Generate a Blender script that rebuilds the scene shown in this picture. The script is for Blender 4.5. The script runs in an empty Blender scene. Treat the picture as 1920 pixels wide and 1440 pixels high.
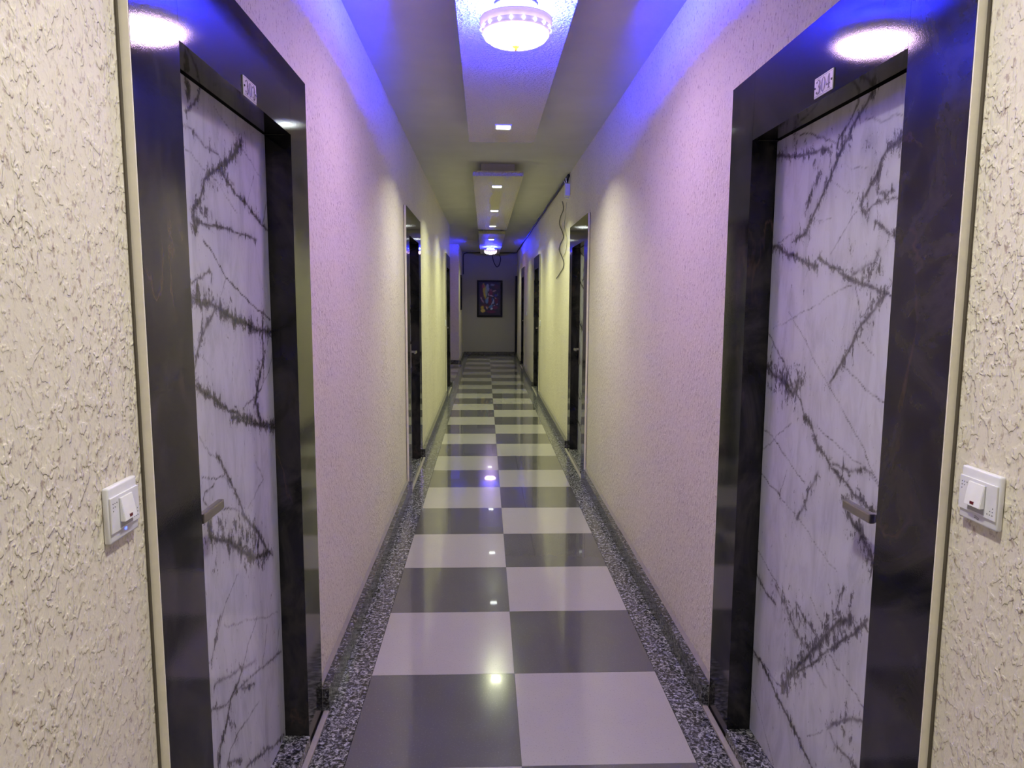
import bpy, bmesh, math, random
import numpy as np
from mathutils import Matrix, Vector

# ------------------------------------------------------------------ camera
F_PX = 1326.76
YAW, PITCH, ROLL = 0.03841, -0.11858, 0.00504
CAM = np.array([-0.12525, 0.0, 1.57106])
_fw = np.array([math.sin(YAW)*math.cos(PITCH), math.cos(YAW)*math.cos(PITCH), math.sin(PITCH)])
_r0 = np.array([math.cos(YAW), -math.sin(YAW), 0.0])
_u0 = np.cross(_r0, _fw)
_r = _r0*math.cos(ROLL) + _u0*math.sin(ROLL)
_u = -_r0*math.sin(ROLL) + _u0*math.cos(ROLL)

sc = bpy.context.scene
col = sc.collection
cam_data = bpy.data.cameras.new('camera')
cam_data.sensor_fit = 'HORIZONTAL'
cam_data.sensor_width = 36.0
cam_data.lens = F_PX*36.0/1920.0
cam_data.clip_start = 0.05
cam = bpy.data.objects.new('camera', cam_data)
col.objects.link(cam)
M = Matrix.Identity(4)
for i in range(3):
    M[i][0], M[i][1], M[i][2], M[i][3] = _r[i], _u[i], -_fw[i], CAM[i]
cam.matrix_world = M
sc.camera = cam

# ------------------------------------------------------------------ world, exposure, light levels
world = bpy.data.worlds.new('world'); sc.world = world
world.use_nodes = True
world.node_tree.nodes['Background'].inputs[0].default_value = (0.6, 0.62, 0.7, 1)
world.node_tree.nodes['Background'].inputs[1].default_value = 0.0
sc.view_settings.view_transform = 'Standard'
sc.view_settings.look = 'None'
sc.view_settings.gamma = 1.0
sc.view_settings.use_curve_mapping = False
sc.view_settings.exposure = 0.0

DOWN_W = 16.0                       # watts of each recessed LED
DOWN_COL = (1.0, 0.97, 0.88)
DOWN_GREEN = (0.93, 1.0, 0.60)       # the greener bulbs of the middle board
DOME_L = 80.0                       # radiance of the lamp domes
DOME_COL = (0.94, 0.61, 1.05)
BLUE_L = 9000.0                      # radiance of the lamps' blue LED rings
BLUE_COL = (0.011, 0.017, 1.0)

# ------------------------------------------------------------------ layout (metres; X across, Y along, Z up)
WX = 0.765                          # wall faces at +-WX
FX = 0.745                          # door frame faces
CZ = 2.89                           # ceiling
PZ = 2.762                          # underside of the dropped boards
Y0, Y1 = -4.2, 20.1                 # back wall, end wall
ALC0, ALC1, ALCX = 13.0, 17.35, -2.6
T0 = 2.2267                         # a tile seam
OPEN_H, OUT_H = 2.09, 2.305

rng = random.Random(7)

# ------------------------------------------------------------------ helpers
def ray(px, py):
    return _fw + _r*((px-960)/F_PX) - _u*((py-720)/F_PX)
def on_x(px, py, X):
    d = ray(px, py); return CAM + d*((X-CAM[0])/d[0])
def on_y(px, py, Y):
    d = ray(px, py); return CAM + d*(Y/d[1])

def tag(o, label, cat=None, group=None, kind=None):
    o['label'] = label
    if cat: o['category'] = cat
    if group: o['group'] = group
    if kind: o['kind'] = kind
    return o
def empty(name, loc=(0, 0, 0), rz=0.0):
    o = bpy.data.objects.new(name, None); col.objects.link(o)
    o.empty_display_size = 0.05
    o.location = loc; o.rotation_euler = (0, 0, rz)
    return o
def link(name, me, mat, parent=None):
    o = bpy.data.objects.new(name, me); col.objects.link(o)
    if mat and not me.materials: me.materials.append(mat)
    if parent: o.parent = parent
    return o
def obj(name, bm, mat, parent=None, smooth=False):
    me = bpy.data.meshes.new(name); bm.to_mesh(me); bm.free()
    if smooth:
        for p in me.polygons: p.use_smooth = True
    return link(name, me, mat, parent)
def box(bm, x0, x1, y0, y1, z0, z1, bev=0.0):
    vs = [bm.verts.new((x, y, z)) for x in (x0, x1) for y in (y0, y1) for z in (z0, z1)]
    fs = []
    for q in ((0, 1, 3, 2), (4, 6, 7, 5), (0, 4, 5, 1), (2, 3, 7, 6), (0, 2, 6, 4), (1, 5, 7, 3)):
        fs.append(bm.faces.new([vs[i] for i in q]))
    if bev:
        es = list({e for f in fs for e in f.edges})
        bmesh.ops.bevel(bm, geom=es, offset=bev, segments=2, profile=0.6, affect='EDGES')
    return bm
def bx(*a, bev=0.0):
    bm = bmesh.new(); box(bm, *a, bev=bev); bmesh.ops.recalc_face_normals(bm, faces=bm.faces); return bm
def lathe(bm, prof, seg=48, cx=0, cy=0, rmod=None):
    rings = []
    for k, (r, z) in enumerate(prof):
        ring = []
        for i in range(seg):
            a = 2*math.pi*i/seg
            rr = r*(rmod(k, a) if rmod else 1.0)
            ring.append(bm.verts.new((cx+rr*math.cos(a), cy+rr*math.sin(a), z)))
        rings.append(ring)
    for a, b in zip(rings[:-1], rings[1:]):
        for i in range(seg):
            j = (i+1) % seg
            bm.faces.new((a[i], a[j], b[j], b[i]))
    if prof[0][0] > 1e-6: bm.faces.new(rings[0])
    if prof[-1][0] > 1e-6: bm.faces.new(rings[-1][::-1])
    bmesh.ops.remove_doubles(bm, verts=bm.verts, dist=1e-6)
    bmesh.ops.recalc_face_normals(bm, faces=bm.faces)
    return bm
def tube(bm, pts, rad, seg=8):
    pts = [Vector(p) for p in pts]
    rings = []; up = Vector((0.13, 0.21, 0.97))
    for i, p in enumerate(pts):
        t = (pts[min(i+1, len(pts)-1)] - pts[max(i-1, 0)]).normalized()
        s = t.cross(up)
        if s.length < 1e-3: s = t.cross(Vector((1, 0, 0)))
        s.normalize(); n = s.cross(t)
        rings.append([bm.verts.new(p + (s*math.cos(2*math.pi*k/seg) + n*math.sin(2*math.pi*k/seg))*rad) for k in range(seg)])
    for a, b in zip(rings[:-1], rings[1:]):
        for k in range(seg):
            bm.faces.new((a[k], a[(k+1) % seg], b[(k+1) % seg], b[k]))
    bm.faces.new(rings[0][::-1]); bm.faces.new(rings[-1])
    return bm
def smooth_path(ctrl, n=12):
    out = []; c = [Vector(p) for p in ctrl]
    for i in range(len(c)-1):
        p0, p1, p2, p3 = c[max(i-1, 0)], c[i], c[i+1], c[min(i+2, len(c)-1)]
        for k in range(n):
            t = k/n
            out.append(0.5*((2*p1) + (p2-p0)*t + (2*p0-5*p1+4*p2-p3)*t*t + (3*p1-p0-3*p2+p3)*t*t*t))
    out.append(c[-1]); return out

# ------------------------------------------------------------------ materials
class NT:
    def __init__(self, name):
        self.m = bpy.data.materials.new(name); self.m.use_nodes = True
        self.t = self.m.node_tree; self.n = self.t.nodes
        self.b = self.n['Principled BSDF']; self.out = self.n['Material Output']
    def add(self, ty, **kw):
        nd = self.n.new(ty)
        for k, v in kw.items():
            if k.startswith('i_'):
                key = k[2:]; key = int(key) if key.isdigit() else key.replace('_', ' ')
                nd.inputs[key].default_value = v
            else: setattr(nd, k, v)
        return nd
    def l(self, a, b): self.t.links.new(a, b)
    def coords(self, scale=(1, 1, 1), rot=(0, 0, 0), loc=(0, 0, 0)):
        tc = self.add('ShaderNodeTexCoord'); mp = self.add('ShaderNodeMapping')
        mp.inputs['Scale'].default_value = scale; mp.inputs['Rotation'].default_value = rot
        mp.inputs['Location'].default_value = loc
        self.l(tc.outputs['Object'], mp.inputs['Vector']); return mp.outputs['Vector']
    def noise(self, vec, scale, detail=3.0, rough=0.55, dist=0.0):
        nd = self.add('ShaderNodeTexNoise'); self.l(vec, nd.inputs['Vector'])
        nd.inputs['Scale'].default_value = scale; nd.inputs['Detail'].default_value = detail
        nd.inputs['Roughness'].default_value = rough; nd.inputs['Distortion'].default_value = dist
        return nd.outputs['Fac']
    def voro(self, vec, scale, feature='F1', out='Distance'):
        nd = self.add('ShaderNodeTexVoronoi', feature=feature); self.l(vec, nd.inputs['Vector'])
        nd.inputs['Scale'].default_value = scale; return nd.outputs[out]
    def ramp(self, fac, stops, interp='LINEAR'):
        nd = self.add('ShaderNodeValToRGB'); nd.color_ramp.interpolation = interp
        el = nd.color_ramp.elements
        while len(el) < len(stops): el.new(0.5)
        for e, (p, c) in zip(el, stops):
            e.position = p; e.color = (c, c, c, 1) if isinstance(c, (int, float)) else (*c, 1)
        self.l(fac, nd.inputs['Fac']); return nd.outputs['Color']
    def math(self, op, a, b=None):
        nd = self.add('ShaderNodeMath', operation=op)
        for i, v in enumerate((a, b)):
            if v is None: continue
            if isinstance(v, (int, float)): nd.inputs[i].default_value = v
            else: self.l(v, nd.inputs[i])
        return nd.outputs[0]
    def mix(self, fac, a, b, mode='MIX'):
        nd = self.add('ShaderNodeMix', data_type='RGBA', blend_type=mode)
        for key, v in ((0, fac), (6, a), (7, b)):
            if isinstance(v, (int, float)): nd.inputs[key].default_value = v
            elif isinstance(v, tuple): nd.inputs[key].default_value = (*v, 1)
            else: self.l(v, nd.inputs[key])
        return nd.outputs[2]
    def set(self, base=None, rough=None, metal=None, spec=None, coat=None, coatr=None):
        for key, v in (('Base Color', base), ('Roughness', rough), ('Metallic', metal), ('Specular IOR Level', spec), ('Coat Weight', coat), ('Coat Roughness', coatr)):
            if v is None: continue
            if isinstance(v, tuple): self.b.inputs[key].default_value = (*v, 1)
            elif isinstance(v, (int, float)): self.b.inputs[key].default_value = v
            else: self.l(v, self.b.inputs[key])
        return self
    def bump(self, h, dist=0.002, strength=1.0):
        nd = self.add('ShaderNodeBump'); nd.inputs['Distance'].default_value = dist
        nd.inputs['Strength'].default_value = strength
        self.l(h, nd.inputs['Height']); self.l(nd.outputs['Normal'], self.b.inputs['Normal']); return self

def plain(name, base, rough=0.5, metal=0.0, spec=0.5, grain=0.0):
    k = NT(name)
    v = k.coords(); n = k.noise(v, 40, 3)
    c = k.mix(0.12 if grain == 0 else grain, base, tuple(min(1, x*0.6) for x in base))
    f = k.ramp(n, [(0.35, 0.0), (0.75, 0.25 if grain == 0 else grain)])
    k.set(k.mix(f, base, tuple(x*0.75 for x in base)), rough, metal, spec)
    return k.m
def emitter(name, colr, strength):
    k = NT(name); k.set((0.8, 0.8, 0.8), 0.4)
    k.b.inputs['Emission Color'].default_value = (*colr, 1)
    k.b.inputs['Emission Strength'].default_value = strength
    return k.m

def mat_stucco(name, base, amp=1.0):
    k = NT(name)
    v = k.coords((1, 1, 0.72))
    blobs = k.noise(v, 58, 2.2, 0.55, 0.15)
    plate = k.ramp(blobs, [(0.42, 0.0), (0.53, 0.25), (0.60, 1.0), (0.75, 1.15)], 'EASE')
    drips = k.ramp(k.noise(k.coords((1, 1, 0.22)), 85, 2.0, 0.5, 0.2), [(0.56, 0.0), (0.68, 1.0)])
    fine = k.noise(k.coords(), 210, 3, 0.6)
    calm = k.ramp(k.noise(k.coords(), 3.6, 2), [(0.36, 0.30), (0.62, 1.0)])
    h = k.math('MULTIPLY', k.math('ADD', plate, k.math('MULTIPLY', drips, 0.5)), calm)
    h = k.math('ADD', h, k.math('MULTIPLY', fine, 0.14))
    tone = k.ramp(k.noise(k.coords(), 2.3, 3), [(0.3, tuple(x*0.95 for x in base)), (0.7, base)])
    pit_shade = k.ramp(k.noise(k.coords((1, 1, 0.7)), 95, 3, 0.62, 0.3), [(0.31, (0.58, 0.51, 0.50)), (0.43, (1, 1, 1))])  # shade of small plaster pits painted into the colour, without relief
    c = k.mix(1.0, tone, pit_shade, 'MULTIPLY')
    k.set(c, 0.55, 0.0, 0.35).bump(h, 0.0026*amp, 1.0)
    return k.m
def mat_rough_board(name, base):
    k = NT(name)
    blobs = k.noise(k.coords(), 55, 3, 0.6, 0.5)
    h = k.ramp(blobs, [(0.36, 0.0), (0.62, 1.0)])
    k.set(base, 0.5, 0.0, 0.4).bump(h, 0.010, 1.0); return k.m
def mat_tile(name, base, speck):
    k = NT(name)
    v = k.coords()
    n1 = k.noise(v, 150, 4, 0.65); n2 = k.noise(v, 9, 3)
    s = k.ramp(n1, [(0.34, 1.0), (0.42, 0.0)])
    c = k.mix(k.math('MULTIPLY', s, 0.55), base, speck)
    c = k.mix(k.math('MULTIPLY', n2, 0.22), c, tuple(x*0.72 for x in base))
    r = k.ramp(k.noise(v, 5, 4), [(0.3, 0.13), (0.7, 0.20)])
    k.set(c, r, 0.0, 0.5, 0.5, 0.025)
    return k.m
def mat_granite(name, gain=1.0):
    k = NT(name)
    v = k.coords()
    w = k.noise(v, 42, 3, 0.6, 1.0)
    n = k.noise(v, 82, 3.0, 0.6, 0.8)
    a = k.ramp(n, [(0.38, (0.026*gain, 0.026*gain, 0.031*gain)), (0.48, (0.09*gain, 0.09*gain, 0.10*gain)), (0.56, (0.36*gain, 0.36*gain, 0.37*gain)), (0.70, (0.55*gain, 0.55*gain, 0.56*gain))])
    b = k.ramp(w, [(0.42, (0.35, 0.35, 0.37)), (0.58, (1, 1, 1))])
    k.set(k.mix(1.0, a, b, 'MULTIPLY'), 0.17, 0.0, 0.5)
    return k.m
def mat_black_marble(name):
    k = NT(name)
    v = k.coords((1, 1, 0.8), (0.5, 0.35, 0.2))
    w = k.noise(v, 3.2, 5, 0.6, 1.8)
    c = k.ramp(w, [(0.30, (0.004, 0.004, 0.006)), (0.45, (0.009, 0.009, 0.012)), (0.58, (0.030, 0.027, 0.028)), (0.72, (0.012, 0.012, 0.016))])
    vein = k.ramp(k.math('ABSOLUTE', k.math('SUBTRACT', k.noise(k.coords((1, 2.2, 0.7), (0.9, 0.0, 0.0)), 2.4, 5, 0.55, 0.5), 0.5)), [(0.0, 1.0), (0.012, 0.0)])
    patch = k.ramp(k.noise(k.coords(), 2.6, 2), [(0.52, 0.0), (0.66, 1.0)])
    c = k.mix(k.math('MULTIPLY', k.math('MULTIPLY', vein, patch), 0.42), c, (0.12, 0.07, 0.05))
    sheen = k.noise(k.coords(), 420, 2)
    k.set(c, 0.055, 0.0, 0.30).bump(sheen, 0.00005, 1.0)
    return k.m
def mat_white_marble(name):
    k = NT(name)
    core = k.add('ShaderNodeAttribute', attribute_name='vein').outputs['Fac']
    near = k.add('ShaderNodeAttribute', attribute_name='smudge').outputs['Fac']
    n = k.noise(k.coords((1, 1, 0.5), (0.35, 0, 0)), 48, 6, 0.72, 0.5)
    n2 = k.noise(k.coords((1, 1, 0.28)), 16, 5, 0.66, 0.8)
    n3 = k.noise(k.coords((1, 1, 0.5), (-0.5, 0, 0)), 120, 4, 0.7)
    flecks = k.ramp(k.math('ADD', k.math('MULTIPLY', near, 0.70), k.math('MULTIPLY', k.math('SUBTRACT', n, 0.5), 2.4)), [(0.34, 0.0), (0.50, 0.42), (0.90, 0.95)])
    line = k.math('MULTIPLY', core, k.math('ADD', k.math('MULTIPLY', n3, 1.6), 0.05))
    cloud = k.ramp(n2, [(0.44, 0.0), (0.74, 0.36)])
    f = k.math('MAXIMUM', line, flecks)
    f = k.math('MINIMUM', k.math('ADD', f, k.math('ADD', k.math('MULTIPLY', cloud, 0.55), k.math('MULTIPLY', near, 0.20))), 1.0)
    c = k.ramp(f, [(0.0, (0.60, 0.60, 0.66)), (0.25, (0.42, 0.41, 0.45)), (0.55, (0.17, 0.16, 0.175)), (0.95, (0.05, 0.045, 0.055))])
    k.set(c, 0.10, 0.0, 0.5)
    return k.m
def mat_vcol(name, rough=0.4):
    k = NT(name); at = k.add('ShaderNodeAttribute', attribute_name='paint')
    n = k.noise(k.coords(), 60, 4, 0.7)
    c = k.mix(k.ramp(n, [(0.4, 0.0), (0.6, 0.5)]), at.outputs['Color'], k.mix(0.5, at.outputs['Color'], (0.02, 0.015, 0.03)))
    k.set(c, rough); return k.m
def mat_dome(name, gain):
    """opal glass lit by a board that shines downwards: the sides glow less than the underside"""
    k = NT(name); k.set((0.8, 0.8, 0.8), 0.3)
    g = k.add('ShaderNodeNewGeometry'); sp = k.add('ShaderNodeSeparateXYZ'); k.l(g.outputs['Normal'], sp.inputs[0])
    f = k.add('ShaderNodeMapRange'); f.inputs['From Min'].default_value = -0.1; f.inputs['From Max'].default_value = -0.85
    f.inputs['To Min'].default_value = 0.03*DOME_L*gain; f.inputs['To Max'].default_value = DOME_L*gain
    k.l(sp.outputs['Z'], f.inputs['Value'])
    k.b.inputs['Emission Color'].default_value = (*DOME_COL, 1)
    k.l(f.outputs['Result'], k.b.inputs['Emission Strength'])
    return k.m
def mat_ceiling(name):
    k = NT(name)
    n = k.noise(k.coords(), 3, 3)
    k.set(k.ramp(n, [(0.3, (0.53, 0.52, 0.55)), (0.7, (0.58, 0.57, 0.60))]), 0.6, 0.0, 0.3)
    return k.m

WALL_C = (0.79, 0.735, 0.60)
MT = dict(
    wall=mat_stucco('wall_stucco', WALL_C),
    endwall=plain('end_wall_paint', (0.42, 0.41, 0.34), 0.7, grain=0.1),
    ceiling=mat_ceiling('ceiling_paint'),
    board=mat_rough_board('textured_board', (0.72, 0.66, 0.48)),
    batten=plain('batten_paint', (0.55, 0.52, 0.48), 0.7),
    tile_d=mat_tile('tile_charcoal', (0.105, 0.102, 0.108), (0.18, 0.18, 0.185)),
    tile_l=mat_tile('tile_pale', (0.43, 0.41, 0.40), (0.27, 0.25, 0.25)),
    grout=plain('grout', (0.12, 0.12, 0.12), 0.8),
    granite=mat_granite('speckled_granite', 1.05),
    skirt=mat_granite('skirting_granite', 0.62),
    mortar=plain('mortar', (0.34, 0.31, 0.27), 0.85, grain=0.5),
    bmarble=mat_black_marble('black_marble'),
    wmarble=mat_white_marble('white_veined_laminate'),
    trim=plain('cream_trim', (0.86, 0.81, 0.67), 0.5, grain=0.3),
    gap=plain('dark_gap', (0.09, 0.075, 0.055), 0.9),
    white=plain('white_plastic', (0.80, 0.80, 0.84), 0.28),
    rock=plain('rocker_plastic', (0.88, 0.88, 0.90), 0.22),
    shade=plain('grey_plastic', (0.42, 0.42, 0.43), 0.45),
    red=plain('red_window', (0.13, 0.008, 0.02), 0.2),
    mark=plain('grey_marks', (0.12, 0.12, 0.13), 0.6),
    steel=plain('brushed_steel', (0.42, 0.40, 0.38), 0.3, 1.0),
    ink=plain('dark_ink', (0.02, 0.012, 0.03), 0.4),
    plate=plain('number_plate_white', (0.74, 0.70, 0.78), 0.35),
    cable=plain('black_rubber', (0.012, 0.012, 0.013), 0.45),
    wire=plain('pale_wire', (0.45, 0.43, 0.30), 0.5),
    black=plain('black_lacquer', (0.008, 0.008, 0.010), 0.45, 0.0, 0.2),
    brass=plain('brass', (0.55, 0.30, 0.02), 0.35),
    paint=mat_vcol('oil_paint'),
    dome=mat_dome('lit_glass_dome', 1.0), dome2=mat_dome('lit_glass_dome_dimmer', 0.42),
    rim=emitter('rim_added_glow', (1.0, 0.72, 0.95), 0.5),  # faint glow added to the lamp dish, standing in for bounced light
    crown=emitter('lit_crown_band', (0.72, 0.55, 1.0), 0.55),
    bluering2=emitter('blue_led_ring_dimmer', BLUE_COL, BLUE_L*0.30),
    bead=emitter('lit_glass_bead', (1.0, 0.95, 1.0), 3.0),
    bluering=emitter('blue_led_ring', BLUE_COL, BLUE_L),
    diff=emitter('downlight_diffuser', (0.92, 1.0, 0.95), 14.0),
    led=emitter('blue_pilot', (0.03, 0.08, 1.0), 4.0),
)

# ------------------------------------------------------------------ floor
floor = obj('floor', bx(ALCX-0.1, 1.1, Y0, Y1+0.1, -0.12, -0.012), MT['grout'])
tag(floor, 'corridor floor of charcoal and pale checkerboard tiles with granite edging', 'floor', kind='structure')
tile_me = []
bm = bx(-0.2992, 0.2992, -0.2992, 0.2992, -0.012, 0.0)
for nm in ('tile_d', 'tile_l'):
    me = bpy.data.meshes.new('tile'); bm.to_mesh(me); me.materials.append(MT[nm]); tile_me.append(me)
bm.free()
def tile(x, y, light):
    o = bpy.data.objects.new('tile', tile_me[1 if light else 0]); col.objects.link(o)
    o.parent = floor; o.location = (x, y, 0)
for k in range(-10, 30):
    y = T0 + 0.6*k + 0.3
    if y + 0.3 > Y1: break
    tile(-0.3, y, k % 2 == 1); tile(0.3, y, k % 2 == 0)
yl = T0 + 0.6*30 - 0.6
# tiles of the side lobby
for i in range(3):
    for k in range(18, 25):
        y = T0 + 0.6*k + 0.3
        if y - 0.3 > ALC0-0.2 and y + 0.3 < ALC1 + 0.1:
            tile(-1.02 - 0.6*i, y, (k+i) % 2 == 0)
def slab_run(name, x0, x1, y0, y1, z0, z1, mat, parent, length=1.75, gap=0.0012):
    y = y0; i = 0
    while y < y1 - 0.01:
        e = min(y1, y + length*(0.85 + 0.3*rng.random()))
        if y1 - e < 0.3: e = y1
        obj(name, bx(x0, x1, y+gap, e-gap, z0, z1), mat, parent); y = e
slab_run('granite_slab', -0.7190, -0.6012, Y0, Y1-0.09, -0.012, 0.0005, MT['granite'], floor)
slab_run('granite_slab', 0.6012, 0.7190, Y0, Y1-0.09, -0.012, 0.0005, MT['granite'], floor)
obj('granite_slab', bx(-0.598, 0.598, T0+0.6*29+0.602, Y1-0.03, -0.012, 0.0005), MT['granite'], floor)

# ------------------------------------------------------------------ doors list: (side, near opening edge, far opening edge, handle side, number)
DOORS = [
    ('L', 1.529, 2.361), ('R', 1.496, 2.352),
    ('L', 5.905, 6.745), ('R', 6.285, 7.150),
    ('L', 11.66, 12.50), ('R', 11.66, 12.52),
    ('R', 16.10, 16.96),
]
POST = 0.205
GAPW = 0.016

# ------------------------------------------------------------------ walls
def wall_with_openings(name, sx, y0, y1, opens, label):
    bm = bmesh.new()
    xa, xb = (WX, WX+0.17) if sx > 0 else (-WX-0.17, -WX)
    y = y0
    for a, b in sorted(opens):
        box(bm, xa, xb, y, a-GAPW, -0.05, CZ)
        box(bm, xa, xb, a-GAPW, b+GAPW, OPEN_H+GAPW, CZ)
        y = b+GAPW
    box(bm, xa, xb, y, y1, -0.05, CZ)
    bmesh.ops.recalc_face_normals(bm, faces=bm.faces)
    return tag(obj(name, bm, MT['wall']), label, 'wall', kind='structure')
wall_with_openings('wall_left', -1, Y0, ALC0, [(a, b) for s, a, b in DOORS if s == 'L'], 'cream stucco corridor wall with the door numbered 303')
wall_with_openings('wall_right', 1, Y0, Y1, [(a, b) for s, a, b in DOORS if s == 'R'], 'cream stucco corridor wall with the door numbered 304')
tag(obj('wall_left_far', bx(ALCX, -WX, ALC1, Y1, -0.05, CZ), MT['wall']), 'cream stucco wall beyond the side lobby, next to the painting wall', 'wall', kind='structure')
tag(obj('wall_lobby', bx(ALCX-0.15, ALCX, ALC0-0.17, Y1, -0.05, CZ), MT['wall']), 'stucco wall deep inside the side lobby', 'wall', kind='structure')
tag(obj('wall_lobby_side', bx(ALCX, -WX-0.17, ALC0-0.17, ALC0, -0.05, CZ), MT['wall']), 'short stucco return wall at the start of the side lobby', 'wall', kind='structure')
tag(obj('wall_end', bx(-0.95, 1.1, Y1, Y1+0.15, -0.05, CZ), MT['endwall']), 'smooth grey end wall with the framed painting', 'wall', kind='structure')
tag(obj('wall_back', bx(-1.1, 1.1, Y0-0.15, Y0, -0.05, CZ), MT['wall']), 'stucco wall closing the corridor opposite the painting wall', 'wall', kind='structure')
tag(obj('ceiling', bx(ALCX-0.15, 1.1, Y0-0.15, Y1+0.15, CZ, CZ+0.1), MT['ceiling']), 'smooth grey-white corridor ceiling', 'ceiling', kind='structure')

# ------------------------------------------------------------------ skirting
def skirting(name, sx, runs, label):
    e = empty(name); tag(e, label, 'baseboard', kind='structure')
    for y0, y1 in runs:
        xa, xb = sorted((sx*0.7200, sx*0.7520))
        slab_run('skirting_slab', xa, xb, y0, y1, 0.0006, 0.088, MT['skirt'], e, 1.9)
        bm = bmesh.new()                       # sloping mortar fillet on top, up to the plaster
        xs = [sx*0.7525, sx*0.7645, sx*0.7645, sx*0.7525]; zs = [0.086, 0.106, 0.002, 0.002]
        n = max(2, int((y1-y0)/0.25)); prev = None
        for i in range(n+1):
            y = y0 + (y1-y0)*i/n
            ring = [bm.verts.new((x, y, z + (0.004*(rng.random()-0.5) if j == 1 else 0))) for j, (x, z) in enumerate(zip(xs, zs))]
            if prev:
                for j in range(4): bm.faces.new((prev[j], prev[(j+1) % 4], ring[(j+1) % 4], ring[j]))
            else: bm.faces.new(ring)
            prev = ring
        bm.faces.new(prev[::-1]); bmesh.ops.recalc_face_normals(bm, faces=bm.faces)
        obj('mortar_fillet', bm, MT['mortar'], e)
def runs_between(y0, y1, side):
    out = []; y = y0
    for s, a, b in sorted(DOORS, key=lambda d: d[1]):
        if s != side: continue
        out.append((y, a-POST-0.008)); y = b+POST+0.004
    if y1 - y > 0.02: out.append((y, y1))
    return out
skirting('baseboard_left', -1, runs_between(Y0, ALC0, 'L'), 'grey granite skirting along the wall of door 303')
skirting('baseboard_left_far', -1, [(ALC1, Y1-0.03)], 'grey granite skirting along the wall beyond the side lobby')
skirting('baseboard_right', 1, runs_between(Y0, Y1-0.03, 'R'), 'grey granite skirting along the wall of door 304')
bb = obj('baseboard_end', bx(-0.72, 0.72, Y1-0.025, Y1, 0.0006, 0.10), MT['skirt']); tag(bb, 'grey granite skirting under the painting wall', 'baseboard', kind='structure')
bb = obj('baseboard_lobby', bx(ALCX, -0.77, ALC1-0.025, ALC1, 0.0006, 0.095), MT['skirt']); tag(bb, 'grey granite skirting on the lobby return wall', 'baseboard', kind='structure')

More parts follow.
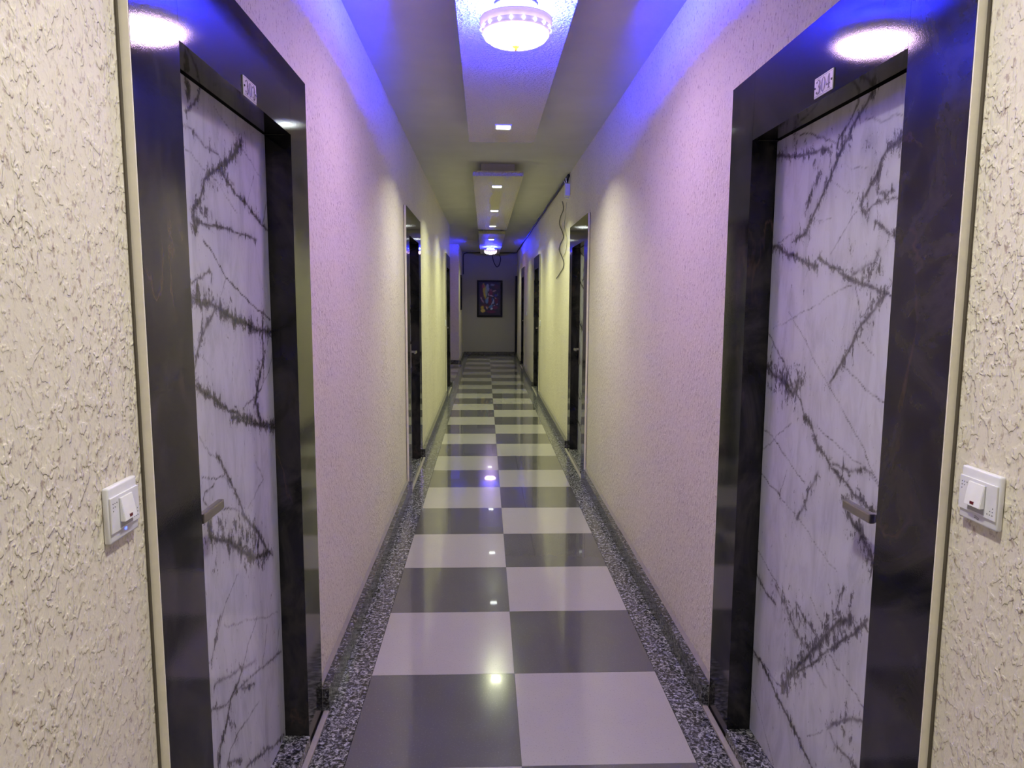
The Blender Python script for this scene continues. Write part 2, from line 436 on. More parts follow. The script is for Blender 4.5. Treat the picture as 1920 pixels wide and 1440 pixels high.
# ------------------------------------------------------------------ veined door leaves (flat print held as a point attribute)
def vnoise(x, y, seed):
    r = np.random.RandomState(seed); g = r.rand(64, 64)
    xi = np.floor(x).astype(int); yi = np.floor(y).astype(int); fx = x-xi; fy = y-yi
    fx = fx*fx*(3-2*fx); fy = fy*fy*(3-2*fy)
    a = g[xi % 64, yi % 64]; b = g[(xi+1) % 64, yi % 64]; c = g[xi % 64, (yi+1) % 64]; d = g[(xi+1) % 64, (yi+1) % 64]
    return (a*(1-fx)+b*fx)*(1-fy) + (c*(1-fx)+d*fx)*fy
def fbm(x, y, seed, oct=4):
    s = 0; a = 0.5
    for o in range(oct):
        s = s + a*(vnoise(x*2**o, y*2**o, seed+o) - 0.5); a *= 0.55
    return s
VEINS = {
 'L': [((340, 130), 2.15, [
    (4, .5, [(130, 150), (235, 290), (265, 350), (320, 440)]),
    (11, 1, [(245, 285), (215, 330), (180, 370), (150, 405), (110, 420), (90, 445), (85, 490), (65, 535), (45, 560), (45, 600), (55, 640)]),
    (7, .9, [(150, 400), (190, 450), (225, 500), (265, 550), (310, 610), (350, 655)]),
    (7, .5, [(0, 215), (50, 255), (95, 300), (150, 350), (190, 430), (215, 465)]),
    (4, .5, [(0, 300), (60, 360), (130, 440), (170, 490), (225, 575)]),
    (4, .6, [(290, 430), (275, 500), (265, 545)]), (7, .8, [(45, 600), (100, 620), (150, 635), (220, 655), (300, 690)]),
    (34, .33, [(70, 560), (120, 590)]), (30, .33, [(120, 450), (180, 420)]),
    (6, .9, [(90, 685), (130, 740), (180, 835), (240, 900), (290, 955), (360, 1010)]), (4, .6, [(180, 840), (160, 920)]),
    (7, .7, [(40, 870), (70, 840), (110, 810), (125, 830), (120, 860)]), (34, .35, [(60, 890), (110, 910)]),
    (12, 1, [(50, 930), (110, 945), (170, 975), (240, 1020), (300, 1050), (365, 1065)]),
    (14, .7, [(140, 950), (110, 1020), (80, 1090), (60, 1160), (55, 1210)]),
    (13, .9, [(330, 985), (325, 1080), (330, 1170), (310, 1260), (300, 1340), (320, 1410)]),
    (5, .7, [(365, 1150), (350, 1220), (320, 1290), (250, 1370)]),
    (10, 1, [(60, 1290), (130, 1330), (190, 1365), (250, 1405), (310, 1425), (375, 1435)]),
    (3, .5, [(80, 1160), (130, 1210)]), (6, .7, [(350, 520), (325, 620)]), (7, .8, [(75, 80), (55, 140), (20, 170)]),
    (22, .9, [(20, 60), (25, 110)]), (4, .3, [(210, 1100), (205, 1260)]), (26, .3, [(200, 930), (200, 1000)]),
    (24, .28, [(290, 1000), (330, 1040)])]),
  ((340, 780), 2.182, [
    (10, 1, [(205, 0), (260, 25), (320, 35), (385, 50)]), (4, .6, [(70, 85), (120, 150), (150, 170)]),
    (7, .9, [(150, 170), (190, 250), (230, 330), (270, 420), (320, 490), (370, 570)]), (12, .8, [(250, 390), (300, 460), (350, 540)]),
    (4, .8, [(85, 250), (140, 255), (175, 240), (200, 290)]), (5, .9, [(135, 280), (95, 320), (90, 350), (110, 370)]),
    (5, .9, [(120, 380), (180, 375), (240, 385)]),
    (13, 1, [(110, 440), (120, 490), (170, 510), (210, 520), (250, 550), (310, 580), (350, 560)]),
    (44, .36, [(160, 440), (240, 460), (310, 530)]), (4, .5, [(300, 190), (335, 255), (300, 330), (275, 370)]),
    (5, .6, [(230, 640), (200, 720), (170, 800), (150, 900), (120, 1000)]),
    (5, .8, [(310, 820), (280, 920), (255, 1010)]), (9, .9, [(255, 1010), (235, 1080), (200, 1160), (185, 1260), (160, 1360), (150, 1430)]),
    (4, .6, [(175, 860), (260, 840), (330, 825), (395, 800)]), (12, .45, [(135, 1100), (200, 1060), (250, 1020), (300, 1000)]),
    (7, .6, [(125, 1210), (180, 1180), (240, 1110), (290, 1060), (410, 965)]), (8, .7, [(300, 1095), (250, 1115)]),
    (6, .8, [(320, 1160), (270, 1240), (225, 1310), (200, 1370), (190, 1440)]), (8, .7, [(160, 820), (140, 920), (125, 990)]),
    (6, .6, [(350, 850), (340, 960), (330, 1010)]), (5, .6, [(405, 850), (390, 960)]),
    (8, .8, [(270, 1430), (330, 1380), (380, 1350), (420, 1310)]), (8, .8, [(190, 1430), (230, 1410), (250, 1405)]),
    (26, .3, [(150, 560), (140, 640)]), (30, .25, [(200, 1250), (230, 1330)])])],
 'R': [((1400, 120), 2.182, [
    (11, .9, [(530, 80), (490, 160), (440, 240), (400, 330), (350, 440), (320, 510), (290, 580), (260, 640), (240, 690), (200, 720)]),
    (7, .8, [(460, 130), (430, 220), (380, 300), (370, 340)]), (5, .7, [(170, 280), (240, 290), (310, 300), (375, 320)]),
    (11, .75, [(120, 370), (170, 385), (230, 370), (290, 360), (330, 340)]), (24, .3, [(200, 310), (210, 340)]),
    (20, .38, [(290, 400), (300, 450), (260, 540), (240, 600)]), (13, .8, [(635, 300), (590, 340), (555, 390), (540, 450), (500, 510), (465, 570), (485, 610)]),
    (7, .7, [(485, 605), (520, 575), (570, 560), (615, 550)]), (10, .6, [(540, 540), (600, 520)]), (30, .25, [(540, 520), (570, 540)]),
    (5, .7, [(450, 600), (420, 640), (390, 700), (345, 780)]), (8, .9, [(520, 645), (560, 680), (605, 715)]),
    (11, .9, [(105, 735), (150, 765), (200, 775), (240, 810), (290, 825)]),
    (9, .9, [(290, 790), (340, 820), (400, 860), (440, 885), (500, 910), (560, 935), (590, 950)]),
    (14, .55, [(540, 770), (520, 810), (470, 835), (430, 860)]), (40, .33, [(470, 860), (540, 850)]),
    (4, .5, [(430, 895), (330, 960), (250, 1005), (190, 1040), (110, 1085)]), (5, .7, [(440, 890), (455, 960), (460, 1040)]),
    (14, .75, [(570, 935), (520, 1000), (470, 1060), (440, 1120), (410, 1190), (380, 1240), (340, 1300)]),
    (5, .7, [(510, 930), (500, 990), (460, 1040)]), (4, .6, [(470, 1140), (520, 1200)]),
    (5, .6, [(385, 1230), (450, 1290), (510, 1340), (565, 1385)]),
    (4, .55, [(170, 1010), (230, 1110), (290, 1240), (340, 1320), (380, 1390), (405, 1440)]),
    (6, .9, [(85, 1090), (120, 1160), (150, 1220), (175, 1290), (215, 1370), (235, 1440)]),
    (17, .95, [(80, 1230), (110, 1270), (150, 1300), (190, 1340), (210, 1300)]), (6, .5, [(490, 220), (560, 225), (640, 210)]),
    (3, .4, [(400, 415), (500, 420)]), (4, .6, [(190, 690), (130, 730)]), (3, .4, [(350, 490), (450, 525)]), (3, .35, [(350, 630), (270, 640)]),
    (26, .25, [(430, 750), (430, 800)]), (34, .22, [(490, 320), (540, 320)])]),
  ((1400, 780), 2.182, [
    (4, .6, [(65, 45), (130, 120), (180, 200), (240, 270)]), (4, .5, [(180, 30), (110, 100), (60, 145)]),
    (10, .9, [(235, 0), (270, 60), (290, 130), (320, 170), (350, 220), (400, 270), (440, 320), (490, 370), (530, 410)]),
    (5, .6, [(290, 40), (360, 110), (430, 180), (500, 230), (540, 290)]), (5, .7, [(405, 0), (440, 60), (470, 110), (500, 200), (540, 285)]),
    (10, .7, [(350, 200), (420, 230), (500, 230)]), (5, .7, [(55, 235), (100, 285), (135, 320)]), (4, .6, [(165, 225), (135, 315)]),
    (13, .6, [(290, 235), (260, 300), (235, 370), (205, 420)]), (3, .5, [(130, 320), (200, 400), (260, 490), (340, 600), (370, 640)]),
    (16, .85, [(405, 350), (430, 430), (470, 490), (510, 570), (525, 610)]), (4, .7, [(45, 550), (90, 630), (130, 700), (180, 780)]),
    (8, .7, [(40, 650), (80, 730), (120, 770)]), (17, .6, [(120, 700), (160, 780), (200, 880), (240, 940)]),
    (9, .7, [(200, 760), (260, 860), (310, 940)]), (4, .7, [(260, 740), (320, 870)]),
    (17, .95, [(430, 820), (370, 850), (330, 890), (290, 940), (240, 990), (180, 1050), (150, 1110)]),
    (9, .8, [(500, 835), (430, 880), (350, 950), (290, 1000), (220, 1040), (170, 1075)]), (60, .3, [(210, 820), (260, 920)]),
    (7, .7, [(400, 705), (380, 760), (355, 830)]), (5, .7, [(75, 1020), (110, 1080), (150, 1110)]),
    (8, .9, [(30, 965), (70, 1030), (110, 1110), (150, 1200), (190, 1280), (230, 1360), (270, 1440)]),
    (4, .6, [(20, 1100), (50, 1200), (80, 1310), (110, 1430)]), (6, .6, [(340, 980), (400, 1070), (450, 1140), (485, 1200)]),
    (6, .7, [(250, 1310), (310, 1285)]), (15, .6, [(335, 1280), (370, 1250), (420, 1230), (485, 1250)]),
    (13, .6, [(340, 1300), (360, 1350), (410, 1400), (450, 1440)]), (8, .35, [(280, 1020), (330, 1110)]), (40, .25, [(400, 1290), (440, 1350)])])],
}
LEAF_D = 0.062                                # leaf face lies this far behind the wall face
def make_leaf_mesh(side, y_near, y_far):
    X = (WX+LEAF_D)*(1 if side == 'R' else -1)
    sgn = -1 if side == 'R' else 1            # local x = sgn*(Y - mid)
    mid = (y_near+y_far)/2; hw = (y_far-y_near)/2 - 0.003
    z0, z1 = 0.043, OPEN_H-0.004
    nx, nz = 190, 470
    gx, gz = np.meshgrid(np.linspace(-hw, hw, nx), np.linspace(z0, z1, nz), indexing='ij')
    wx = gx + 0.022*fbm(gx*14+5, gz*14, 11) + 0.010*fbm(gx*60, gz*60+9, 21)
    wz = gz + 0.022*fbm(gx*14+31, gz*14+7, 31) + 0.010*fbm(gx*60+3, gz*60, 41)
    wmod = 0.75 + 1.1*np.abs(fbm(gx*22, gz*22, 51)) + 0.5*fbm(gx*9+2, gz*9, 61)
    speck = 0.62 + 1.0*fbm(gx*90, gz*45, 71, 3) + 0.9*fbm(gx*26, gz*14, 81, 3)
    vein = np.zeros_like(gx); smudge = np.zeros_like(gx)
    for org, s, lines in VEINS[side]:
        for w, st, pl in lines:
            P = np.array([on_x(org[0]+a/s, org[1]+b/s, X) for a, b in pl])
            q = np.stack([sgn*(P[:, 1]-mid), P[:, 2]], -1)
            pxm = abs(P[:, 1].mean())/F_PX/s               # metres per zoomed pixel, roughly
            width = w*pxm*0.72
            d = np.full(gx.shape, 9.0)
            for a, b in zip(q[:-1], q[1:]):
                ab = b-a; L2 = ab@ab + 1e-12
                t = np.clip(((wx-a[0])*ab[0] + (wz-a[1])*ab[1])/L2, 0, 1)
                d = np.minimum(d, np.hypot(wx-a[0]-t*ab[0], wz-a[1]-t*ab[1]))
            if w < 18:
                vein = np.maximum(vein, st*np.exp(-(d/(width*np.clip(wmod, .3, 2)))**2)*np.clip(0.2+0.95*speck, 0.12, 1.25))
                if w > 6: smudge = np.maximum(smudge, 0.85*st*np.exp(-(d/(width*(2.6+0.20*w)))**1.2))
            else:
                smudge = np.maximum(smudge, min(1, st*1.7)*np.exp(-(d/(width*2.0))**2))
    vein = np.clip(vein + 0.05*np.clip(fbm(gx*6, gz*3, 91), 0, 1), 0, 1.2)
    n = nx*nz
    front = np.stack([gx.ravel(), np.full(n, LEAF_D), gz.ravel()], -1)
    idx = np.arange(n).reshape(nx, nz)
    a, b, c, d = idx[:-1, :-1].ravel(), idx[1:, :-1].ravel(), idx[1:, 1:].ravel(), idx[:-1, 1:].ravel()
    faces = np.stack([a, b, c, d], -1).tolist()
    # back and edges close the slab
    back = np.array([[-hw, LEAF_D+0.04, z0], [hw, LEAF_D+0.04, z0], [hw, LEAF_D+0.04, z1], [-hw, LEAF_D+0.04, z1]])
    B = [n, n+1, n+2, n+3]
    faces += [B[::-1]]
    faces += [idx[:, 0].tolist()[::-1] + [B[0], B[1]], idx[:, -1].tolist() + [B[2], B[3]],
              idx[0, :].tolist() + [B[3], B[0]], idx[-1, :].tolist()[::-1] + [B[1], B[2]]]
    me = bpy.data.meshes.new('door_leaf')
    me.from_pydata(np.concatenate([front, back]).tolist(), [], faces); me.update()
    at = me.attributes.new('vein', 'FLOAT', 'POINT')
    at.data.foreach_set('value', np.concatenate([vein.ravel(), np.zeros(4)]).astype(np.float32))
    at = me.attributes.new('smudge', 'FLOAT', 'POINT')
    at.data.foreach_set('value', np.concatenate([smudge.ravel(), np.zeros(4)]).astype(np.float32))
    me.materials.append(MT['wmarble'])
    return me, hw
LEAF = {'L': make_leaf_mesh('L', DOORS[0][1], DOORS[0][2]), 'R': make_leaf_mesh('R', DOORS[1][1], DOORS[1][2])}

# ------------------------------------------------------------------ doors
DOOR_LABELS = [
    'white veined door in a black marble frame numbered 303',
    'white veined door in a black marble frame numbered 304',
    'black framed door between door 303 and the side lobby, on the plain side of the corridor',
    'black framed door under the white router box',
    'black framed door right beside the corner of the side lobby',
    'black framed door facing the one at the lobby corner',
    'black framed door facing the open side lobby',
]
def make_door(i, side, ya, yb):
    sx = 1 if side == 'R' else -1
    mid = (ya+yb)/2; hw = (yb-ya)/2
    t = empty('door_%d' % (i+1), (sx*WX, mid, 0), -math.pi/2 if sx > 0 else math.pi/2)
    tag(t, DOOR_LABELS[i], 'door', kind='structure')
    near = 1 if sx > 0 else -1                 # local x sign of the camera-side jamb
    pr = WX-FX
    for s in (-1, 1):
        a, b = sorted((s*hw, s*(hw+POST)))
        jamb = obj('jamb', bx(a, b, -pr, -0.001, 0.001, OUT_H), MT['bmarble'], t)
        # side lining of the recess
        a, b = sorted((s*(hw+0.001), s*(hw+GAPW-0.002)))
        obj('lining', bx(a, b, -0.001, 0.15, 0.001, OPEN_H), MT['bmarble'], t)
        # pale edge facing along the corridor, with the dark joint behind it
        a, b = sorted((s*(hw+POST+0.0005), s*(hw+POST+0.004)))
        obj('edge_trim', bx(a, b, -pr+0.0005, -0.003, 0.001, OUT_H), MT['trim'], jamb)
        a, b = sorted((s*(hw+POST+0.004), s*(hw+POST+0.011)))
        obj('dark_joint', bx(a, b, -0.0035, -0.0005, 0.11, OUT_H), MT['gap'], jamb)
    obj('head', bx(-hw+0.0008, hw-0.0008, -pr, -0.001, OPEN_H, OUT_H), MT['bmarble'], t)
    obj('lining', bx(-hw, hw, -0.001, 0.15, OPEN_H+0.001, OPEN_H+GAPW-0.002), MT['bmarble'], t)
    obj('threshold', bx(-hw+0.0005, hw-0.0005, -pr-0.004, 0.16, 0.0008, 0.040, bev=0.002), MT['granite'], t)
    obj('edging_strip', bx(-hw-POST, hw+POST, -pr-0.0255, -pr-0.0045, -0.011, 0.008, bev=0.003), MT['mortar'], t)
    me, lhw = LEAF[side]
    leaf = link('door_leaf', me, None, t)
    leaf.scale.x = (hw-0.003)/lhw
    # lever handle on a long plate
    hs = near if i < 2 else -near
    hx = hs*(hw-0.075)
    hz = 1.03 if i < 2 else 1.04
    y = LEAF_D
    h = obj('handle_plate', bx(hx-0.019, hx+0.019, y-0.009, y-0.0005, hz-0.11, hz+0.11, bev=0.003), MT['steel'], leaf)
    bm = bmesh.new()
    box(bm, hx-0.010, hx+0.010, y-0.050, y-0.009, hz+0.030, hz+0.050, bev=0.003)
    xa, xb = sorted((hx+hs*0.012, hx-hs*0.115))
    box(bm, xa, xb, y-0.062, y-0.046, hz+0.028, hz+0.052, bev=0.004)
    bmesh.ops.recalc_face_normals(bm, faces=bm.faces)
    obj('lever', bm, MT['steel'], leaf)
    return t
for i, (s, a, b) in enumerate(DOORS): make_door(i, s, a, b)

# ------------------------------------------------------------------ number plates
def ribbon(bm, pts, y, bold=1.0):
    """pts: (x, z, width) -> flat stroke"""
    pts = [(a, b, w*bold) for a, b, w in pts]; n = len(pts); L = []; R = []
    for i, (x, z, w) in enumerate(pts):
        a = pts[max(i-1, 0)]; b = pts[min(i+1, n-1)]
        dx, dz = b[0]-a[0], b[1]-a[1]; l = math.hypot(dx, dz) or 1
        nx_, nz_ = -dz/l*w/2, dx/l*w/2
        L.append(bm.verts.new((x+nx_, y, z+nz_))); R.append(bm.verts.new((x-nx_, y, z-nz_)))
    for i in range(n-1): bm.faces.new((L[i], L[i+1], R[i+1], R[i]))
def digit(ch, cx, y, h):
    bm = bmesh.new(); w = h*0.30
    if ch == '0':
        ribbon(bm, [(cx+w*math.sin(t)*0.85, h/2*math.cos(t)*0.97, 0.0012+0.0042*abs(math.sin(t))**1.3) for t in [2*math.pi*k/32 for k in range(33)]], y, 1.55)
    elif ch == '3':
        p = []
        for k in range(17):
            t = -0.35*math.pi + k/16*1.28*math.pi
            p.append((cx-w*0.1+w*0.75*math.sin(t), h*0.25+h*0.23*math.cos(t), 0.0014+0.0036*max(0, math.sin(t))))
        ribbon(bm, p, y, 1.55)
        p = []
        for k in range(17):
            t = 0.08*math.pi + k/16*1.30*math.pi
            p.append((cx-w*0.1+w*0.92*math.sin(t), -h*0.22+h*0.26*math.cos(t), 0.0014+0.0042*max(0, math.sin(t))))
        ribbon(bm, p, y, 1.55)
        for z in (h*0.36, -h*0.35):
            ribbon(bm, [(cx-w*0.75+0.0019*math.cos(t)*0.0, z+0.0024*math.cos(t), 0.0048*abs(math.sin(t))+0.0004) for t in [math.pi*k/8 for k in range(9)]], y, 1.55)
    elif ch == '4':
        ribbon(bm, [(cx+w*0.35, -h*0.45, 0.0046), (cx+w*0.35, h*0.48, 0.0046)], y, 1.55)
        ribbon(bm, [(cx+w*0.25, h*0.47, 0.0016), (cx-w*0.95, -h*0.18, 0.0016)], y, 1.55)
        ribbon(bm, [(cx-w*1.0, -h*0.19, 0.0024), (cx+w*1.0, -h*0.19, 0.0024)], y, 1.55)
        ribbon(bm, [(cx-w*0.25, -h*0.48, 0.0016), (cx+w*0.95, -h*0.48, 0.0016)], y, 1.55)
    return bm
def number_plate(text, sx, y0, y1, z0, z1, label):
    t = empty('number_plate', (sx*FX, (y0+y1)/2, (z0+z1)/2), -math.pi/2 if sx > 0 else math.pi/2)
    tag(t, label, 'sign', 'room number plates')
    w, h = (y1-y0)/2, (z1-z0)/2
    obj('plate', bx(-w, w, -0.0035, -0.0005, -h, h, bev=0.0012), MT['plate'], t)
    bm = bmesh.new(); yy = -0.0038
    m = 0.004
    for z in (-h+m, h-m): box(bm, -w+m, w-m, yy-0.0002, yy, z-0.0004, z+0.0004)
    obj('border_line', bm, MT['ink'], t)
    dh = h*2*0.70; step = w*0.54
    for k, ch in enumerate(text):
        obj('digit', digit(ch, (k-1)*step, yy-0.0003, dh), MT['ink'], t)
    for s in (-1, 1):
        bm = bmesh.new(); lathe(bm, [(0.0030, 0), (0.0027, 0.0016), (0.0, 0.0022)], 12)
        o = obj('screw', bm, MT['ink'], t); o.rotation_euler = (math.pi/2, 0, 0); o.location = (s*(w-0.0055), -0.0036, 0.0)
number_plate('303', -1, 1.909, 2.011, 2.088, 2.138, 'small white number plate reading 303 above its door')
number_plate('304', 1, 1.812, 1.912, 2.099, 2.150, 'white plate numbered 304 on the black lintel facing door 303')

# ------------------------------------------------------------------ wall switches
def switch(sx, yc, zc, label, detail=0):
    t = empty('wall_switch', (sx*WX, yc, zc), -math.pi/2 if sx > 0 else math.pi/2)
    tag(t, label, 'switch', 'wall switches beside the doors')
    s = 0.0485
    obj('cover_plate', bx(-s, s, -0.012, -0.0005, -s, s, bev=0.004), MT['white'], t, True)
    if not detail: 
        obj('rocker', bx(-0.02, 0.02, -0.018, -0.0125, -0.028, 0.028, bev=0.002), MT['rock'], t)
        return
    # raised centre with shallow shoulders
    obj('centre_panel', bx(-s+0.001, s-0.001, -0.0150, -0.0118, -0.031, 0.031, bev=0.0012), MT['white'], t)
    obj('rocker_well', bx(-0.0215, 0.0215, -0.0156, -0.0149, -0.027, 0.025), MT['shade'], t)
    bm = bmesh.new()                     # tilted rocker: its lower end stands out
    w = 0.0205; P = [(-0.015, 0.0255), (-0.0150, -0.0165), (-0.0245, -0.0165), (-0.0215, 0.004), (-0.0175, 0.0255)]
    A = [bm.verts.new((-w, y, z)) for y, z in P]; B = [bm.verts.new((w, y, z)) for y, z in P]
    bm.faces.new(A); bm.faces.new(B[::-1])
    for k in range(5): bm.faces.new((A[k], B[k], B[(k+1) % 5], A[(k+1) % 5]))
    bmesh.ops.recalc_face_normals(bm, faces=bm.faces)
    bmesh.ops.bevel(bm, geom=list(bm.edges), offset=0.0009, segments=2, affect='EDGES')
    r = obj('rocker', bm, MT['rock'], t)
    obj('red_window', bx(-0.0045, 0.0045, -0.0247, -0.0225, -0.0125, -0.0075), MT['red'], r)
    for rows, ox, oz, dx, dz in (((3, 2, 1), -0.0405, 0.020, 0.0062, -0.0062), ((3, 2, 1), 0.0405, -0.022, -0.0062, 0.0062)):
        for a, n in enumerate(rows):
            for b in range(n):
                x = ox + dx*b; z = oz + dz*a
                obj('dot_mark', bx(x-0.0009, x+0.0009, -0.0154, -0.0149, z-0.0009, z+0.0009), MT['mark'], t)
    if detail == 1:
        bm = bmesh.new(); lathe(bm, [(0.0030, 0.0), (0.0028, 0.0012), (0.0, 0.002)], 14)
        o = obj('pilot_light', bm, MT['led'], t); o.rotation_euler = (math.pi/2, 0, 0); o.location = (0.002, -0.0119, -0.0345); o['label'] = 'glowing blue pilot light'
    else:
        bm = bmesh.new()
        for z in (-0.0365, -0.0395):
            ribbon(bm, [(-0.006+0.012*k/8, z+0.0011*math.sin(k/8*2*math.pi), 0.0011) for k in range(9)], -0.0123)
        obj('wave_mark', bm, MT['mark'], t)
switch(-1, 1.222, 1.206, 'white doorbell switch with a blue pilot light beside door 303', 1)
switch(1, 1.195, 1.226, 'white doorbell switch with a wave mark beside door 304', 2)
switch(-1, 11.36, 1.20, 'small white switch beside the door at the lobby corner')
switch(1, 11.36, 1.20, 'small white switch beside the door facing the lobby corner door')
switch(1, 15.0, 1.28, 'small white switch on the wall before the door facing the side lobby')

# ------------------------------------------------------------------ dropped ceiling boards
def ceiling_board(ya, yb, label):
    t = empty('ceiling_board', (0, (ya+yb)/2, CZ)); h = (yb-ya)/2
    tag(t, label, 'ceiling panel', 'dropped boards along the ceiling')
    obj('batten', bx(-0.165, 0.165, -h+0.07, h-0.07, PZ+0.05-CZ, -0.0005), MT['batten'], t)
    obj('board', bx(-0.245, 0.245, -h, h, PZ-CZ, PZ+0.05-CZ-0.0005), MT['board'], t)
ceiling_board(0.45, 5.57, 'long textured ceiling board carrying the lamp between doors 303 and 304')
ceiling_board(7.06, 12.35, 'long textured ceiling board with three square downlights and no lamp')
ceiling_board(13.15, 18.85, 'textured ceiling board carrying the lamp by the side lobby')
ceiling_board(-4.0, -1.1, 'short textured ceiling board at the end away from the painting')

def downlight(y, label, colr=DOWN_COL, power=DOWN_W):
    t = empty('downlight', (0, y, PZ)); tag(t, label, 'downlight', 'square LED downlights in the ceiling boards')
    bm = bmesh.new()
    for a in ((-0.058, 0.058, -0.058, -0.047), (-0.058, 0.058, 0.047, 0.058), (-0.058, -0.047, -0.047, 0.047), (0.047, 0.058, -0.047, 0.047)):
        box(bm, *a, -0.008, -0.0005)
    obj('trim_ring', bm, MT['white'], t)
    obj('diffuser', bx(-0.0465, 0.0465, -0.0465, 0.0465, -0.011, -0.0008, bev=0.002), MT['diff'], t)
    ld = bpy.data.lights.new('downlight_lamp', 'AREA'); ld.shape = 'SQUARE'; ld.size = 0.09
    ld.energy = power; ld.color = colr; ld.spread = math.radians(132)
    lo = bpy.data.objects.new('downlight_lamp', ld); col.objects.link(lo); lo.parent = t; lo.location = (0, 0, -0.0125)
for y, lb in ((1.03, 'square downlight in the ceiling before the lamp, above the switches'), (5.07, 'square downlight at the end of the lamp board past door 303'),
              (7.66, 'first square downlight of the three in the lampless board'), (9.73, 'middle square downlight of the three in the lampless board'),
              (11.75, 'last square downlight of the three in the lampless board'), (14.3, 'square downlight before the lamp by the side lobby'),
              (18.05, 'square downlight behind the lamp by the side lobby'), (-1.6, 'square downlight in the short board'), (-3.4, 'square downlight by the wall away from the painting')):
    if 6 < y < 13: downlight(y, lb, DOWN_GREEN, DOWN_W*1.25)
    elif y > 13: downlight(y, lb, DOWN_GREEN, DOWN_W*0.5)
    else: downlight(y, lb)

def ceiling_lamp(y, label, ring):
    t = empty('ceiling_lamp', (0, y, PZ)); tag(t, label, 'ceiling lamp', 'crown shaped ceiling lamps')
    bm = bmesh.new(); lathe(bm, [(0.090, -0.0005), (0.090, -0.016), (0.078, -0.020), (0.078, -0.047), (0.0, -0.047)], 40)
    obj('base_plate', bm, MT['white'], t, True)
    bm = bmesh.new(); lathe(bm, [(0.080, -0.0475), (0.092, -0.050), (0.092, -0.068), (0.080, -0.0705)], 48)
    obj('blue_ring', bm, MT[ring], t, True)
    bm = bmesh.new(); lathe(bm, [(0.078, -0.072), (0.136, -0.0725), (0.143, -0.063), (0.147, -0.062), (0.1475, -0.078), (0.136, -0.087), (0.0, -0.087)], 56)
    obj('rim_dish', bm, MT['rim'], t, True)
    # crown band: a scalloped ring of embossed petals
    band = bmesh.new()
    lathe(band, [(0.134, -0.0875), (0.1385, -0.093), (0.1345, -0.100), (0.1395, -0.107), (0.135, -0.114)], 72, rmod=lambda k, a: 1.0 + (0.018*abs(math.sin(a*9)) if k in (1, 3) else 0.006*math.cos(a*18)))
    cb = obj('crown_band', band, MT['crown'], t, True)
    for k in range(18):
        a = 2*math.pi*k/18; b = bmesh.new()
        lathe(b, [(0.0, -0.0105), (0.0062, -0.004), (0.0070, 0.002), (0.0, 0.0105)], 8)
        o = obj('bead', b, MT['bead'], cb, True); o.location = (0.1405*math.cos(a), 0.1405*math.sin(a), -0.101)
    dm = bmesh.new()
    prof = [(0.1345, -0.1145)] + [(0.1345*math.cos(q)**0.85, -0.1145-0.047*math.sin(q)) for q in [math.pi/2*j/10 for j in range(1, 10)]] + [(0.0, -0.1615)]
    lathe(dm, prof, 72, rmod=lambda k, a: 1.0 + 0.012*math.cos(a*18)*(1 if k < 8 else 0))
    obj('glass_dome', dm, MT['dome' if ring == 'bluering' else 'dome2'], t, True)
    fb = bmesh.new(); lathe(fb, [(0.0, -0.161), (0.015, -0.1625), (0.016, -0.167), (0.006, -0.173), (0.008, -0.178), (0.0, -0.183)], 16)
    obj('finial', fb, MT['brass'], t, True)
ceiling_lamp(3.03, 'crown shaped ceiling lamp glowing blue between doors 303 and 304', 'bluering')
ceiling_lamp(16.42, 'crown shaped ceiling lamp glowing blue beside the side lobby', 'bluering2')

# ------------------------------------------------------------------ router box, wires and cables
t = empty('router_box', (WX, 7.62, 2.655), -math.pi/2); tag(t, 'small white router box high on the wall above trailing wires', 'router')
obj('body', bx(-0.055, 0.055, -0.052, -0.001, 0.0, 0.125, bev=0.006), MT['white'], t)
obj('side_box', bx(-0.125, -0.062, -0.034, -0.001, -0.01, 0.06, bev=0.004), MT['white'], t)
for s, a in ((-1, 0.6), (1, 0.45)):
    bm = bmesh.new(); tube(bm, [(s*0.04, -0.03, 0.115), (s*(0.04+0.045*a), -0.045, 0.155), (s*(0.04+0.09*a), -0.05, 0.175)], 0.005)
    obj('antenna', bm, MT['white'], t)
def wire(name, pts, rad, mat, label, cat='cable', group=None):
    bm = bmesh.new(); tube(bm, pts, rad, 8); o = obj(name, bm, mat, None, True); tag(o, label, cat, group); return o
WZ = WX-0.008
def on_wall(pl, X=WZ): return [tuple(on_x(px, py, X)) for px, py in pl]
wire('hanging_wire', smooth_path(on_wall([(1054.5, 378), (1056.5, 392), (1051, 406), (1049, 420), (1054, 434), (1056.5, 445), (1051, 457), (1048.5, 468), (1053, 480), (1057, 492), (1056, 502), (1050, 512), (1047, 517), (1043, 522)])), 0.0045, MT['cable'], 'dark wavy wire dangling from the router box')
wire('hanging_wire', smooth_path(on_wall([(1062, 380), (1060, 405), (1058, 424), (1063, 448), (1061, 470), (1056, 482)])), 0.0035, MT['wire'], 'pale thin wire dangling from the router box', 'cable')
r1 = (WX-0.015, 7.62, CZ-0.02)
pts = [(WX-0.03, 7.62, 2.79), (WX-0.02, 7.63, 2.84), r1]
yy = 8.2
while yy < Y1-0.1:
    pts.append((WX-0.012-0.006*rng.random(), yy, CZ-0.014-0.012*rng.random())); yy += 0.6
pts += [(WX-0.014, Y1-0.06, CZ-0.02), (WX-0.07, Y1-0.014, CZ-0.022)]
x = 0.55
while x > -0.62:
    pts.append((x, Y1-0.013, CZ-0.02-0.01*rng.random())); x -= 0.2
pts += [(-0.66, Y1-0.013, CZ-0.03), (-0.728, Y1-0.013, CZ-0.09), (-0.735, Y1-0.013, CZ-0.3), (-0.735, Y1-0.013, CZ-0.62)]
wire('cable', smooth_path(pts, 6), 0.0125, MT['cable'], 'black cable running along the ceiling edge from the router to the end wall')
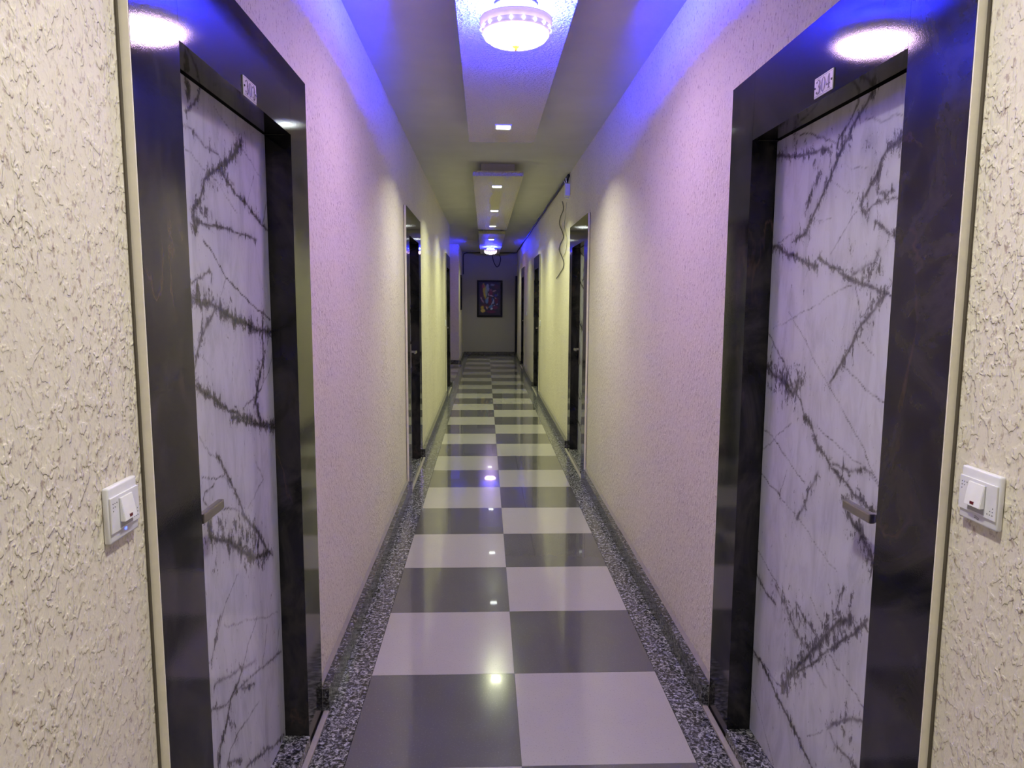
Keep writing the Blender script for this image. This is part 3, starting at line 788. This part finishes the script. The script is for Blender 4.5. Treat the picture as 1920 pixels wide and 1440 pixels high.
lp = [tuple(on_y(px, py, Y1-0.018)) for px, py in [(923, 478), (924, 485), (927, 494), (931.5, 500.5), (936, 497), (938.5, 488), (938, 482), (936.5, 478)]]
wire('cable_loop', smooth_path(lp), 0.011, MT['cable'], 'black cable loop hanging on the end wall above the painting')

# ------------------------------------------------------------------ painting on the end wall
A = on_y(894.5, 525.5, Y1); B = on_y(942, 594.5, Y1)
pw, ph = (B[0]-A[0]), (A[2]-B[2])
t = empty('framed_painting', ((A[0]+B[0])/2, Y1, B[2])); tag(t, 'black framed colourful painting of a dancing figure on the end wall', 'painting')
fr = 0.055
for nm, a in (('frame_rail', (-pw/2, pw/2, -0.035, -0.001, 0, fr)), ('frame_rail', (-pw/2, pw/2, -0.035, -0.001, ph-fr, ph)),
              ('frame_rail', (-pw/2, -pw/2+fr, -0.035, -0.001, fr, ph-fr)), ('frame_rail', (pw/2-fr, pw/2, -0.035, -0.001, fr, ph-fr))):
    obj(nm, bx(*a, bev=0.004), MT['black'], t)
nx, nz = 56, 84
U, V = np.meshgrid(np.linspace(0, 1, nx), np.linspace(0, 1, nz), indexing='ij')
px = 80 + U*855 + 26*fbm(U*9, V*13, 3); py = 1330 - V*1230 + 26*fbm(U*9+4, V*13+2, 8)
C = np.zeros((nx, nz, 3)); C[:] = (0.025, 0.02, 0.035)
def dab(cx, cy, rx, ry, rot, c, soft=0.35):
    c = np.array(c); ca, sa = math.cos(math.radians(rot)), math.sin(math.radians(rot))
    dx, dy = px-cx, py-cy
    q = np.sqrt(((dx*ca+dy*sa)/rx)**2 + ((-dx*sa+dy*ca)/ry)**2) + 0.5*fbm(U*16, V*22, int(cx+cy) % 97)
    k = np.clip((1-q)/soft, 0, 1)[..., None]
    C[:] = C*(1-k) + c*k
for d in [(190, 500, 90, 420, 0, (.10, .02, .03)), (300, 430, 75, 330, -8, (.75, .55, .03)), (250, 250, 60, 80, 0, (.55, .10, .05)),
          (370, 430, 55, 260, 0, (.40, .55, .35)), (430, 300, 70, 170, 0, (.42, .50, .60)), (620, 200, 90, 45, 0, (.30, .33, .38)),
          (770, 260, 110, 110, 0, (.09, .03, .04)), (530, 285, 62, 55, 0, (.01, .03, .05)), (545, 400, 60, 60, 0, (.30, .10, .14)),
          (690, 425, 90, 32, -8, (.65, .42, .40)), (535, 510, 90, 110, 0, (.22, .01, .04)), (590, 610, 110, 24, 14, (.75, .52, .52)),
          (460, 560, 30, 70, -15, (.60, .40, .42)), (740, 590, 60, 55, 0, (.07, .06, .30)), (400, 790, 70, 120, 12, (.18, .34, .60)),
          (430, 690, 40, 60, 10, (.45, .45, .55)), (510, 800, 80, 190, 6, (.16, .01, .03)), (640, 790, 60, 170, -14, (.05, .10, .26)),
          (650, 830, 18, 140, 16, (.62, .66, .78)), (590, 900, 16, 110, 20, (.45, .55, .75)), (560, 1010, 110, 60, -20, (.10, .24, .45)),
          (770, 800, 75, 160, 0, (.13, .01, .02)), (735, 690, 45, 20, 40, (.62, .40, .36)), (580, 1090, 60, 42, -10, (.72, .76, .88)),
          (170, 700, 28, 70, -30, (.55, .36, .38)), (225, 800, 30, 110, -35, (.45, .28, .32)), (300, 980, 150, 90, 0, (.10, .02, .02)),
          (210, 1060, 80, 90, 0, (.70, .50, .02)), (240, 1170, 110, 75, 6, (.80, .60, .06)), (380, 1060, 26, 70, -30, (.80, .55, .40)),
          (430, 1040, 40, 30, 0, (.55, .18, .05)), (560, 1200, 240, 60, 0, (.13, .01, .05)), (720, 1040, 130, 80, 0, (.16, .02, .05)),
          (800, 920, 26, 40, 30, (.35, .35, .50)), (820, 560, 30, 60, 0, (.10, .15, .10)), (690, 970, 40, 20, -30, (.55, .45, .55))]:
    dab(*d)
iw, ih = pw/2-fr, ph-2*fr
n = nx*nz
vs = np.stack([(U.ravel()*2-1)*iw, np.full(n, -0.012) - 0.002*fbm(U*20, V*30, 5).ravel(), fr+V.ravel()*ih], -1)
idx = np.arange(n).reshape(nx, nz)
fs = np.stack([idx[:-1, :-1].ravel(), idx[1:, :-1].ravel(), idx[1:, 1:].ravel(), idx[:-1, 1:].ravel()], -1).tolist()
me = bpy.data.meshes.new('canvas'); me.from_pydata(vs.tolist(), [], fs); me.update()
at = me.attributes.new('paint', 'FLOAT_COLOR', 'POINT')
at.data.foreach_set('color', np.concatenate([C.reshape(-1, 3), np.ones((n, 1))], 1).ravel().astype(np.float32))
cv = link('canvas', me, MT['paint'], t); cv['label'] = 'painted dancer in red and blue on a yellow ground'
obj('backing', bx(-pw/2+0.01, pw/2-0.01, -0.009, -0.002, 0.01, ph-0.01), MT['black'], t)

# framed picture seen edge-on on the wall beyond the lobby
t = empty('wall_picture', (-WX, 18.75, 1.30), math.pi/2); tag(t, 'black framed picture on the stucco wall beyond the side lobby', 'picture')
for a in ((-0.3, 0.3, -0.03, -0.001, 0, 0.05), (-0.3, 0.3, -0.03, -0.001, 0.85, 0.90), (-0.3, -0.25, -0.03, -0.001, 0.05, 0.85), (0.25, 0.3, -0.03, -0.001, 0.05, 0.85)):
    obj('frame_rail', bx(*a, bev=0.003), MT['black'], t)
obj('backing', bx(-0.249, 0.249, -0.012, -0.002, 0.051, 0.849), MT['black'], t)

# tall black casing in the far corner
tag(obj('trim_1', bx(WX-0.05, WX-0.001, Y1-0.42, Y1-0.03, 0.0, 2.22, bev=0.003), MT['black']), 'tall black door casing in the corner beside the end wall', 'trim', kind='structure')
